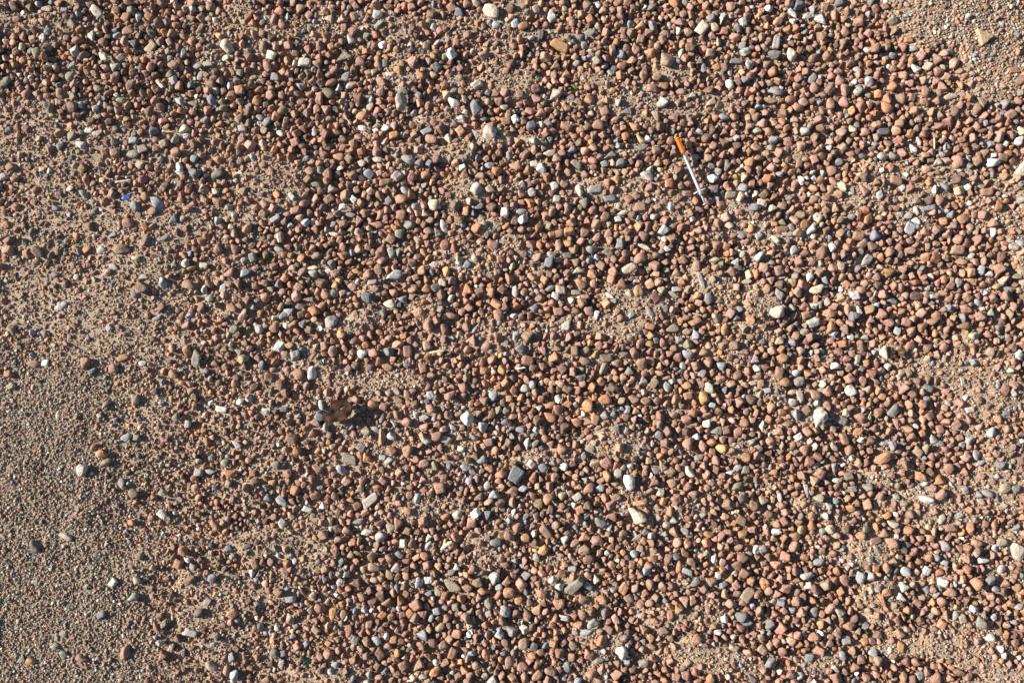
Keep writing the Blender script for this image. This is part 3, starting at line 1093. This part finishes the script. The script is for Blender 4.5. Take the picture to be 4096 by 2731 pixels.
rng = np.random.default_rng(11)
CIRC = []          # x, y, z, r of everything already lying there (hero footprints)
def place(s):
    p = P(s['px'], s['py'], .004)
    q = P(s['px'] + math.cos(math.radians(s['a'])) * 10, s['py'] - math.sin(math.radians(s['a'])) * 10, .004)
    ang = math.atan2(q[1] - p[1], q[0] - p[0])
    mpp = math.hypot(q[0] - p[0], q[1] - p[1]) / 10
    L, W = s['L'] * mpp * 1.10, s['W'] * mpp * 1.10
    flat = {'s': .50, 't': .52, 'h': .45, 'e': .8}.get(s['s'], .72)
    if 'flat' in s['d']: flat = .34
    H = W * flat * rng.uniform(.9, 1.12)
    b_, f_, l_ = maps(np.array([p[0]]), np.array([p[1]]))
    gz = float(ground_z(np.array([p[0]]), np.array([p[1]]), b_, f_)[0])
    sink = .14 + .18 * float(b_[0])
    z = gz + H * (.5 - sink) + (.0060 * (1 - float(np.maximum(b_, f_)[0])))
    if 'large' in s['d'] or 'boulder' in s['d'] or s['L'] * s['W'] > 2400: z += H * .08
    s.update(x=p[0], y=p[1], z=z, ang=ang, l=L / 2, w=W / 2, h=H / 2)
    k = s['L'] / s['W']
    if k < 1.35: CIRC.append((p[0], p[1], z, math.sqrt(L * W) / 2))
    else:
        for u in ((-1, 1) if k < 1.9 else (-1, 0, 1)):
            off = (L / 2 - W / 2) * .95 * u
            CIRC.append((p[0] + math.cos(ang) * off, p[1] + math.sin(ang) * off, z, W / 2 * 1.02))
for s in stones: place(s)
GROUPS = {'X': 'white and cream stones', 'W': 'white and cream stones', 'L': 'grey stones', 'P': 'grey stones', 'B': 'grey stones', 'G': 'grey stones', 'D': 'grey stones', 'V': 'olive and tan stones', 'T': 'olive and tan stones',
          'Y': 'olive and tan stones', 'O': 'orange and brown stones', 'N': 'orange and brown stones', 'R': 'reddish granite stones', 'K': 'reddish granite stones'}
def speck(code): return {'X': .25, 'W': .15, 'L': .45, 'P': .5, 'B': .45, 'G': .4, 'D': .2, 'V': .15, 'T': .3, 'Y': .3, 'O': .7, 'R': 1.0, 'N': .7, 'K': .5}[code[0]]
for i, s in enumerate(heroes):
    r_ = np.random.default_rng(1000 + i)
    V, F = rock(r_, s['s'], 3 if s['L'] < 62 else 4)
    V = V * np.array([s['l'], s['w'], s['h']])
    nm = 'stone' if desc(s).endswith('stone') or s['d'] else 'pebble'
    if nm == 'stone' and desc(s).endswith('pebble'): nm = 'pebble'
    o = mesh_obj(nm, V, F, M_STONE)
    o.location = (s['x'], s['y'], s['z'])
    tl = .10 if s['s'] in 'sth' else .16
    o.rotation_euler = (r_.uniform(-tl, tl), r_.uniform(-tl, tl), s['ang'])
    c = colour(s['c']) * r_.uniform(.92, 1.1)
    o.color = (c[0], c[1], c[2], speck(s['c']))
    tag(o, s['label'], nm, GROUPS[s['c'][0]])

# ------------------------------------------------------------------ things dropped on the gravel
def lathe(prof, n=20):
    """prof: [(x, r)] turned about the X axis"""
    V, F = [], []
    for x_, r_ in prof:
        for k in range(n): V.append((x_, r_ * math.cos(2 * math.pi * k / n), r_ * math.sin(2 * math.pi * k / n)))
    for i in range(len(prof) - 1):
        for k in range(n): F.append((i * n + k, i * n + (k + 1) % n, (i + 1) * n + (k + 1) % n, (i + 1) * n + k))
    F.append(tuple(range(n))[::-1]); F.append(tuple((len(prof) - 1) * n + k for k in range(n)))
    return V, F
A, B = P(2708, 553, .012), P(2823, 817, .012)
d = B - A; LEN = float(np.hypot(d[0], d[1]))
root = bpy.data.objects.new("syringe", None); S.collection.objects.link(root)
root.empty_display_size = .02
root.location = (A[0], A[1], .0125); root.rotation_euler = (math.radians(20), math.radians(1.2), math.atan2(d[1], d[0]))
tag(root, "small medical syringe with bright orange needle cap and clear barrel", "syringe")
u = LEN / 290.0                                   # metres per photo pixel along it
c1 = 66 * u; c2 = 246 * u; ra = 6.1 * u
V, F = lathe([(0, 9.5*u), (2*u, 11.3*u), (5*u, 11.3*u), (7*u, 9.6*u), (8*u, 9.2*u), (c1 - 3*u, 8.2*u), (c1, 7.6*u)]); mesh_obj("needle_cap", V, F, M_ORANGE, root)
for k in range(6):                                # ribs moulded along the cap
    a_ = k * math.pi / 3
    bx = [(9*u, -.5*u, 8.6*u), (9*u, .5*u, 8.6*u), (9*u, .5*u, 9.9*u), (9*u, -.5*u, 9.9*u), (c1 - 6*u, -.5*u, 7.6*u), (c1 - 6*u, .5*u, 7.6*u), (c1 - 6*u, .5*u, 8.9*u), (c1 - 6*u, -.5*u, 8.9*u)]
    R = Matrix.Rotation(a_, 3, 'X')
    mesh_obj("cap_rib", [R @ Vector(v) for v in bx], [(0, 1, 2, 3), (7, 6, 5, 4), (0, 4, 5, 1), (1, 5, 6, 2), (2, 6, 7, 3), (3, 7, 4, 0)], M_ORANGE, root, False)
V, F = lathe([(c1, 3.6*u), (c1 + 8*u, 3.8*u), (c1 + 9*u, 5.4*u), (c1 + 12*u, ra)]); mesh_obj("needle_hub", V, F, M_CLEAR, root)
V, F = lathe([(c1 + 12*u, ra), (c1 + 17*u, ra + .5*u), (c2 - 12*u, ra + .5*u), (c2 - 10*u, 8.0*u), (c2 + 4*u, 8.0*u)], 24); mesh_obj("barrel", V, F, M_CLEAR, root)
V, F = lathe([(c1 + 13*u, ra - .8*u), (c1 + 21*u, ra - .8*u)], 16)
V, F = lathe([(c1 + 4*u, 4.4*u), (c1 + 8*u, 5.6*u)], 16); mesh_obj("rubber_seal", V, F, M_BLACK, root)
for k in range(18):                               # printed graduation marks round part of the barrel
    x0 = c1 + (22 + k * 7.6) * u; wd = (1.1 if k % 5 == 0 else .7) * u; arc = 1.25 if k % 5 == 0 else .8
    V, F = [], []
    for j in range(7):
        a_ = -1.1 + arc * (j / 6)
        for xx in (x0, x0 + wd):
            for rr in (ra + .45*u, ra + .9*u): V.append((xx, rr * math.sin(a_ + 1.7), rr * math.cos(a_ + 1.7)))
    for j in range(6):
        q0, q1 = j * 4, j * 4 + 4
        F += [(q0, q1, q1 + 1, q0 + 1), (q0 + 2, q0 + 3, q1 + 3, q1 + 2), (q0 + 1, q1 + 1, q1 + 3, q0 + 3), (q0, q0 + 2, q1 + 2, q1)]
    F += [(0, 1, 3, 2), (24, 26, 27, 25)]
    mesh_obj("graduation_mark", V, F, M_BLACK, root)
# finger flange: a flat winged plate across the barrel
V, F = [], []
for xx in (c2 - 16*u, c2 - 11*u):
    for k in range(28):
        a_ = 2 * math.pi * k / 28; V.append((xx, 26 * u * math.copysign(abs(math.cos(a_)) ** .8, math.cos(a_)), 8.5 * u * math.sin(a_)))
F = [tuple(range(28))[::-1], tuple(range(28, 56))] + [(k, (k + 1) % 28, 28 + (k + 1) % 28, 28 + k) for k in range(28)]
mesh_obj("finger_flange", V, F, M_WHITE, root)
V, F = lathe([(c2, 4.6*u), (c2 + 6*u, 4.2*u), (LEN - 4*u, 4.0*u)], 12); mesh_obj("plunger_rod", V, F, M_WHITE, root)
V, F = lathe([(LEN - 4*u, 9.5*u), (LEN - 3*u, 10.6*u), (LEN - 1*u, 10.6*u), (LEN, 9.8*u)], 20); mesh_obj("thumb_rest", V, F, M_WHITE, root)
for k in range(9): CIRC.append((A[0] + d[0] * (k + .3) / 9, A[1] + d[1] * (k + .3) / 9, .006, .0045))

def flake(name, outline, z0, thick, mat, bumpy, label, cat, tilt=(0, 0), seed=1, curl=0.0, holes=()):
    """outline in photo pixels -> a crumpled plate of real size and thickness lying on the ground"""
    r_ = np.random.default_rng(seed)
    pts = np.array([P(a_, b_, z0)[:2] for a_, b_ in outline]); c = pts.mean(0); pts = pts - c
    ang = np.arctan2(pts[:, 1], pts[:, 0]); rad = np.hypot(pts[:, 0], pts[:, 1]); o_ = np.argsort(ang); ang, rad = ang[o_], rad[o_]
    n, rings = 48, 9; V, F = [], []
    T = np.linspace(-math.pi, math.pi, n, endpoint=False); RR = np.interp(T, np.concatenate([ang - 2 * math.pi, ang, ang + 2 * math.pi]), np.tile(rad, 3))
    ph = r_.uniform(0, 6, 6)
    mx = RR.max()
    def hz(x_, y_):
        u_, v_ = x_ / mx, y_ / mx
        return bumpy * (math.sin(3.1 * u_ + ph[0]) * math.cos(2.7 * v_ + ph[1]) + .55 * math.sin(7 * u_ + 4 * v_ + ph[2]) + .3 * math.sin(13 * v_ - 6 * u_ + ph[3])) + curl * (u_ * u_ + .4 * v_ * v_)
    for side in (1, -1):
        for i in range(rings + 1):
            f_ = i / rings
            for k in range(n):
                x_, y_ = math.cos(T[k]) * RR[k] * f_, math.sin(T[k]) * RR[k] * f_
                V.append((x_, y_, hz(x_, y_) + side * thick / 2 * (1 - .6 * f_ ** 6)))
    off = (rings + 1) * n
    skip = set(holes)
    for i in range(rings):
        for k in range(n):
            if (i, k) in skip or (i, (k + 1) % n) in skip: continue
            a_, b_, c_, d_ = i * n + k, i * n + (k + 1) % n, (i + 1) * n + (k + 1) % n, (i + 1) * n + k
            F.append((a_, d_, c_, b_)); F.append((off + a_, off + b_, off + c_, off + d_))
    for k in range(n):
        a_, b_ = rings * n + k, rings * n + (k + 1) % n; F.append((a_, off + a_, off + b_, b_))
    ob = mesh_obj(name, V, F, mat); ob.location = (c[0], c[1], z0); ob.rotation_euler = (tilt[0], tilt[1], 0)
    tag(ob, label, cat); CIRC.append((c[0], c[1], z0 - thick, mx * .75))
    return ob
flake("metal_flake", [(1321,1605),(1354,1602),(1387,1602),(1410,1614),(1414,1634),(1400,1660),(1388,1672),(1358,1684),(1334,1685),(1320,1706),(1302,1704),(1310,1690),(1283,1674),(1294,1654),(1319,1652),(1325,1630)],
      .0140, .0030, M_RUST, .0027, "crumpled rusty brown metal flake, the largest brown thing on the sand", "scrap", (.08, -.1), 3, .002, [(3, 30), (4, 30), (5, 8), (6, 40)])
flake("dry_leaf", [(3560,1430),(3574,1412),(3590,1398),(3612,1392),(3618,1402),(3610,1425),(3592,1436),(3572,1446),(3560,1441)], .010, .0007, M_LEAF, .0022, "curled dark brown dry leaf lying right of a cream chunk", "leaf", (.15, .2), 5, .006)
ob = flake("tile_shard", [(486,796),(494,786),(510,782),(523,785),(524,792),(516,797),(500,800)], .0095, .003, M_BLUE, .0002, "small cobalt blue shard among pebbles near the left edge", "shard", (.05, .05), 7)
flake("fresh_leaf", [(2290,346),(2298,343),(2308,343),(2315,348),(2310,353),(2298,354)], .009, .0006, M_GREEN, .0004, "tiny fresh green leaf fallen on sandy gravel", "leaf", (.1, 0), 9)
flake("glass_shard", [(1211,2656),(1222,2642),(1238,2640),(1240,2648),(1230,2656),(1218,2660)], .0095, .003, M_BOTTLE, .0003, "dark green glass shard between pebbles near the bottom edge", "shard", (.1, .1), 11)
flake("glass_shard", [(0,2400),(6,2392),(10,2402),(6,2412),(0,2414)], .006, .003, M_BOTTLE, .0002, "bright green glass bit cut off by the left edge", "shard", (.1, .1), 12)
flake("glass_shard", [(1287,1440),(1299,1438),(1302,1450),(1299,1463),(1288,1460)], .010, .006, M_DARKGLASS, .0004, "black glass lump above the rusty flake", "shard", (.1, -.2), 13)
flake("glass_shard", [(1707,1572),(1722,1564),(1736,1570),(1736,1590),(1710,1592)], .008, .006, M_GREYGLASS, .0004, "clear grey glass chip half sunk in the gravel", "shard", (.1, .1), 14)
flake("foil_scrap", [(1866,2538),(1872,2522),(1884,2518),(1890,2528),(1884,2542),(1872,2550)], .007, .002, M_FOIL, .0016, "shiny bluish foil scrap in a dark gap between pebbles", "scrap", (.3, .1), 15)
flake("shell_bit", [(1268,1318),(1278,1306),(1286,1306),(1284,1322),(1272,1322)], .008, .0015, M_SHELL, .0003, "curved white shell fragment right of the rough grey pyramid stone", "shell", (.1, .1), 16, .003)

def stick(name, pts, wpx, mat, label, cat, z0=.012, flat=.6, seed=0):
    r_ = np.random.default_rng(50 + seed)
    W3 = [P(a_, b_, z0) for a_, b_ in pts]; c = np.mean(W3, axis=0)
    n = 7; V, F = [], []; m_ = len(W3)
    segs = []
    for i in range((m_ - 1) * 5 + 1):
        tt = i / 5; k = min(int(tt), m_ - 2); f_ = tt - k; segs.append(W3[k] * (1 - f_) + W3[k + 1] * f_)
    segs = np.array(segs)
    for _ in range(2): segs[1:-1] = (segs[:-2] + segs[1:-1] * 2 + segs[2:]) / 4
    for i, p_ in enumerate(segs):
        f_ = i / (len(segs) - 1); tn = segs[min(i + 1, len(segs) - 1)] - segs[max(i - 1, 0)]; tn = tn / np.linalg.norm(tn)
        sd_ = np.array([-tn[1], tn[0], 0]); w_ = wpx * .432e-3 / 2 * (.35 + .65 * min(1, 6 * f_ * (1 - f_) + .2)) * r_.uniform(.85, 1.15)
        for k in range(n):
            a_ = 2 * math.pi * k / n; V.append(p_ - c + sd_ * math.cos(a_) * w_ + np.array([0, 0, 1]) * math.sin(a_) * w_ * flat)
    for i in range(len(segs) - 1):
        for k in range(n): F.append((i * n + k, i * n + (k + 1) % n, (i + 1) * n + (k + 1) % n, (i + 1) * n + k))
    F.append(tuple(range(n))[::-1]); F.append(tuple((len(segs) - 1) * n + k for k in range(n)))
    ob = mesh_obj(name, V, F, mat); ob.location = tuple(c); tag(ob, label, cat)
stick("wood_chip", [(1764,2198),(1780,2184),(1796,2174),(1811,2166)], 17, M_WOOD, "pale weathered wood splinter lying slanted among reddish pebbles", "wood chip", .014, .55, 1)
stick("straw", [(1718,1411),(1735,1408),(1756,1405),(1778,1403)], 10, M_STRAW, "wide pale yellow-green straw blade at the edge of a sandy hollow", "straw", .014, .3, 2)
stick("twig", [(460,730),(480,726),(505,724),(524,718)], 9, M_WOOD, "bent pale twig above the small blue shard", "twig", .012, .7, 3)
stick("straw", [(940,694),(955,692),(972,694)], 9, M_STRAW, "short yellowish straw chip right of two dark boulders", "straw", .013, .3, 4)
stick("straw", [(402,866),(412,858),(424,851)], 6, M_STRAW, "thin straw piece below the blue shard", "straw", .010, .4, 5)
stick("twig", [(2066,1475),(2082,1473),(2104,1469)], 7, M_SHELL, "thin bone-white stick beside a reddish pebble", "twig", .015, .7, 6)
stick("twig", [(2770,1253),(2790,1258),(2812,1263)], 5, M_WOOD, "thin orange-brown twig resting over the sandy patch", "twig", .013, .7, 7)
stick("twig", [(3737,550),(3738,570),(3738,598)], 7, M_STRAW, "upright dry brown stem on sand right of grey pebbles", "twig", .012, .7, 8)
stick("straw", [(3479,1678),(3482,1665),(3484,1645)], 4, M_STRAW, "thin pale grass blade between two brown stones", "straw", .015, .5, 9)
stick("straw", [(3472,1676),(3477,1662),(3482,1650)], 3, M_STRAW, "second finer grass blade crossing the pale one", "straw", .016, .5, 10)
stick("straw", [(3594,648),(3650,636),(3700,628)], 2.5, M_STRAW, "hair-thin grass blade lying across the gravel", "straw", .014, .6, 11)
stick("twig", [(3843,1510),(3846,1525),(3849,1545)], 6, M_WOOD, "short reddish-brown stem standing in bare sand", "twig", .010, .7, 12)
stick("straw", [(1375,462),(1392,482),(1404,500)], 4, M_STRAW, "fine dry grass stalk bent between brown pebbles", "straw", .015, .6, 13)
stick("straw", [(1388,2462),(1385,2475),(1376,2482)], 8, M_STRAW, "split yellow straw end near the bottom of the gravel", "straw", .013, .4, 14)
stick("twig", [(1108,935),(1112,950),(1116,970)], 10, M_SHELL, "white ribbed sliver standing upright in brown gravel", "twig", .013, .7, 15)
stick("straw", [(650,520),(672,530),(700,524)], 4, M_STRAW, "curved straw thread over the sandy left part", "straw", .012, .5, 16)

# ------------------------------------------------------------------ loose gravel: pebbles dropped one by one, then grit
protos = bpy.data.collections.new("stone_shapes")
def make_protos(prefix, n, level, shapes, seed):
    for k in range(n):
        r_ = np.random.default_rng(seed + k); V, F = rock(r_, shapes[k % len(shapes)], level)
        mm = bpy.data.meshes.new(prefix); mm.from_pydata([tuple(v) for v in V.tolist()], [], F); mm.polygons.foreach_set("use_smooth", [True] * len(F)); mm.materials.append(M_STONE_I)
        yield bpy.data.objects.new(f"{prefix}_{k:02d}", mm)
col_p = bpy.data.collections.new("pebble_shapes"); col_g = bpy.data.collections.new("grit_shapes")
for o in make_protos("pebble_shape", 44, 3, "arasrtaas", 300): col_p.objects.link(o)
for o in make_protos("grit_shape", 16, 2, "aras", 600): col_g.objects.link(o)

MIX_R = ['R', 'RT', 'OR', 'O', 'RN', 'N', 'RK', 'K', 'T', 'G', 'L', 'P', 'B', 'X', 'V', 'W']
W_DENSE = np.array([.31, .11, .14, .055, .14, .05, .08, .03, .02, .03, .025, .022, .022, .008, .012, .012])
W_LEFT = np.array([.18, .07, .10, .06, .17, .14, .05, .03, .06, .03, .015, .012, .03, .005, .04, .010])
W_FINE = np.array([.10, .05, .05, .03, .08, .12, .02, .02, .16, .08, .07, .02, .04, .03, .12, .08])
CT = np.array([colour(c) for c in MIX_R]); SPK = np.array([speck(c) for c in MIX_R])
def pick(w, n, rng): return rng.choice(len(MIX_R), n, p=w / w.sum())
def colours(x, y, fine, left, rng, jit=.22):
    n = len(x)
    k = np.where(rng.random(n) < left, pick(W_LEFT, n, rng), pick(W_DENSE, n, rng))
    k = np.where(rng.random(n) < fine, pick(W_FINE, n, rng), k)
    c = CT[k] * np.exp(rng.normal(0, jit, n))[:, None] * np.exp(rng.normal(0, .05, (n, 3)))
    return np.concatenate([np.clip(c, .02, .85), SPK[k][:, None]], 1)

pts = []       # x y z ; rot ; scale ; col
cell = .022
grid = {}
def put(x, y, z, r, hero):
    k = (int(math.floor(x / cell)), int(math.floor(y / cell)))
    grid.setdefault(k, []).append((x, y, z, r, hero))
for c in CIRC: put(c[0], c[1], c[2], c[3], True)
def drop(n, med, sig, lo, hi, keep, seed, rise_d, lift=0.0):
    r_ = np.random.default_rng(seed)
    x = r_.uniform(-1.24, 1.24, n); y = r_.uniform(-.88, .98, n)
    b_, f_, l_ = maps(x, y)
    sel = r_.random(n) < keep(b_, f_, l_); x, y, b_, f_, l_ = (q[sel] for q in (x, y, b_, f_, l_))
    mm_ = mid_map(x, y); k_ = r_.random(len(x)) > (.68 if lo > .0035 else .15) * mm_; x, y, b_, f_, l_, mm_ = (q[k_] for q in (x, y, b_, f_, l_, mm_))
    r = np.clip(med * np.exp(r_.normal(0, sig, len(x))) * (1 - .08 * (y < -.15)) * (1 - .30 * mm_), lo * .8, hi); o_ = np.argsort(-r * np.exp(r_.normal(0, .35, len(x))))
    x, y, b_, f_, l_, r = (q[o_] for q in (x, y, b_, f_, l_, r))
    gz = ground_z(x, y, b_, f_); out = []
    base = gz + r * (.55 - .42 * np.maximum(b_, f_ * .3)) + lift * (1 - np.maximum(b_, f_)); rise = r * rise_d * (1 - .8 * b_)
    X_, Y_, R_, B_, RS = x.tolist(), y.tolist(), r.tolist(), base.tolist(), rise.tolist()
    for i in range(len(X_)):
        xi, yi, ri = X_[i], Y_[i], R_[i]; ci, cj = int(math.floor(xi / cell)), int(math.floor(yi / cell)); zmax = B_[i] + RS[i]; z_ = B_[i]; ok = True
        for a_ in (ci - 1, ci, ci + 1):
            for c_ in (cj - 1, cj, cj + 1):
                for q in grid.get((a_, c_), ()):
                    dx = xi - q[0]; dy = yi - q[1]; dd = dx * dx + dy * dy; s_ = (ri + q[3]) * .90
                    if dd < s_ * s_:
                        if q[4] and dd < s_ * s_ * .94: ok = False; break
                        zz = q[2] + math.sqrt(s_ * s_ - dd) * .72
                        if zz > z_:
                            if q[2] - q[3] * .6 > z_: continue
                            z_ = zz
                            if z_ > zmax: ok = False; break
                if not ok: break
            if not ok: break
        if ok: put(xi, yi, z_, ri, False); out.append((i, z_))
    idx = np.array([q[0] for q in out]); zz = np.array([q[1] for q in out])
    return x[idx], y[idx], zz, r[idx], f_[idx], l_[idx]
sets = []
sets.append(drop(120000, .0056, .26, .0037, .0090, lambda b, f, l: np.clip((.92 - b * .88) * (1 - f * .975) * (1 - .45 * l), 0, 1), 21, .50, .0032))
sets.append(drop(100000, .0040, .24, .0026, .0060, lambda b, f, l: np.clip((1 - b * .86) * (1 - f * .90), 0, 1), 22, .75, .0018))
sets.append(drop(190000, .0024, .30, .0014, .0045, lambda b, f, l: np.clip(.75 - b * .5 + f, 0, 1), 23, .9))
sets.append(drop(330000, .0017, .22, .0011, .0028, lambda b, f, l: .04 + .96 * f, 24, 1.0))
x, y, z, r, f_, l_ = (np.concatenate([s[k] for s in sets]) for k in range(6))
r_ = np.random.default_rng(31); n = len(x)
rot = np.stack([r_.normal(0, .35, n), r_.normal(0, .35, n), r_.uniform(0, 6.283, n)], 1)
asp = r_.uniform(.70, 1.0, n); scl = np.stack([r / np.sqrt(asp) * 1.04, r * np.sqrt(asp) * 1.04, r * r_.uniform(.65, 1.0, n)], 1)
col = colours(x, y, f_, l_, r_)
pos = np.stack([x, y, z], 1)
# the smaller stones of the photograph, each at its place
ex = [(s['x'], s['y'], s['z']) for s in rest]; pos = np.vstack([pos, ex])
scl = np.vstack([scl, [(s['l'], s['w'], s['h']) for s in rest]]); rot = np.vstack([rot, [(0, 0, s['ang']) for s in rest]])
col = np.vstack([col, [tuple(colour(s['c'])) + (speck(s['c']),) for s in rest]])
# the same gravel further out, past what the photograph frames
no = 52000; xo = r_.uniform(-3, 3, no); yo = r_.uniform(-2.6, 2.8, no); k = ~((np.abs(xo) < 1.24) & (yo > -.88) & (yo < .98))
xo, yo = xo[k], yo[k]; b_, f2, l2 = maps(xo, yo); k = r_.random(len(xo)) < 1 - .8 * b_; xo, yo, b_ = xo[k], yo[k], b_[k]; no = len(xo)
ro = np.clip(.0068 * np.exp(r_.normal(0, .3, no)), .003, .012)
fo = sstep(1.5, 4, np.hypot(xo, yo)); zo = ground_z(xo, yo, b_, 0 * b_) * (1 - fo) - .004 * fo + fo * .05 * (vnoise(xo, yo, 3.0, 21) - .5)
pos = np.vstack([pos, np.stack([xo, yo, zo + ro * .3], 1)]); scl = np.vstack([scl, np.stack([ro, ro * r_.uniform(.7, 1, no), ro * .7], 1)])
rot = np.vstack([rot, np.stack([0 * xo, 0 * xo, r_.uniform(0, 6.28, no)], 1)]); col = np.vstack([col, colours(xo, yo, 0 * xo, 0 * xo + .2, r_)])
print("pebbles", len(pos), [len(s[0]) for s in sets])

def scatter(name, pos, rot, scl, col, coll, label, cat):
    me = bpy.data.meshes.new(name); n = len(pos); me.vertices.add(n); me.vertices.foreach_set("co", pos.astype(np.float32).ravel())
    for nm, ty, arr, key in (("rot", 'FLOAT_VECTOR', rot, "vector"), ("scl", 'FLOAT_VECTOR', scl, "vector"), ("col", 'FLOAT_COLOR', col, "color")):
        a_ = me.attributes.new(nm, ty, 'POINT'); a_.data.foreach_set(key, arr.astype(np.float32).ravel())
    a_ = me.attributes.new("pid", 'INT', 'POINT'); a_.data.foreach_set("value", np.random.default_rng(5).integers(0, 1000, n).astype(np.int32))
    o = bpy.data.objects.new(name, me); S.collection.objects.link(o)
    t = bpy.data.node_groups.new(name, 'GeometryNodeTree')
    t.interface.new_socket("Geometry", in_out='INPUT', socket_type='NodeSocketGeometry'); t.interface.new_socket("Geometry", in_out='OUTPUT', socket_type='NodeSocketGeometry')
    gi, go = t.nodes.new("NodeGroupInput"), t.nodes.new("NodeGroupOutput")
    ci = t.nodes.new("GeometryNodeCollectionInfo"); ci.inputs[0].default_value = coll; ci.inputs["Separate Children"].default_value = True; ci.inputs["Reset Children"].default_value = True
    ip = t.nodes.new("GeometryNodeInstanceOnPoints"); ip.inputs["Pick Instance"].default_value = True
    def attr(nm, ty):
        q = t.nodes.new("GeometryNodeInputNamedAttribute"); q.data_type = ty; q.inputs[0].default_value = nm; return q.outputs[0]
    e = t.nodes.new("FunctionNodeEulerToRotation"); t.links.new(attr("rot", 'FLOAT_VECTOR'), e.inputs[0])
    t.links.new(gi.outputs[0], ip.inputs["Points"]); t.links.new(ci.outputs[0], ip.inputs["Instance"]); t.links.new(attr("pid", 'INT'), ip.inputs["Instance Index"])
    t.links.new(e.outputs[0], ip.inputs["Rotation"]); t.links.new(attr("scl", 'FLOAT_VECTOR'), ip.inputs["Scale"]); t.links.new(ip.outputs[0], go.inputs[0])
    md = o.modifiers.new("scatter", 'NODES'); md.node_group = t
    tag(o, label, cat, None, "stuff"); return o
scatter("gravel", pos, rot, scl, col, col_p, "loose reddish and grey gravel covering the sandy ground", "gravel")
# grit
n = 320000; x = r_.uniform(-1.24, 1.24, n); y = r_.uniform(-.88, .98, n); b_, f_, l_ = maps(x, y)
r = np.clip(.00125 * np.exp(r_.normal(0, .42, n)) * (1 + .25 * f_), .0005, .0032)
z = ground_z(x, y, b_, f_) + r * .25
rot = r_.uniform(0, 6.283, (n, 3)); scl = r[:, None] * r_.uniform(.6, 1.1, (n, 3))
col = colours(x, y, np.maximum(f_, .35), l_, r_, .25)
sandy = (r_.random(n) < .62)[:, None]; sc = np.array([.35, .27, .195]) * np.exp(r_.normal(0, .16, n))[:, None]
col[:, :3] = np.where(sandy, sc * (1 - .25 * f_[:, None]), col[:, :3]); col[:, 3] *= .3
scatter("grit", np.stack([x, y, z], 1), rot, scl, col, col_g, "fine sandy grit and crumbs lying between the pebbles", "grit")
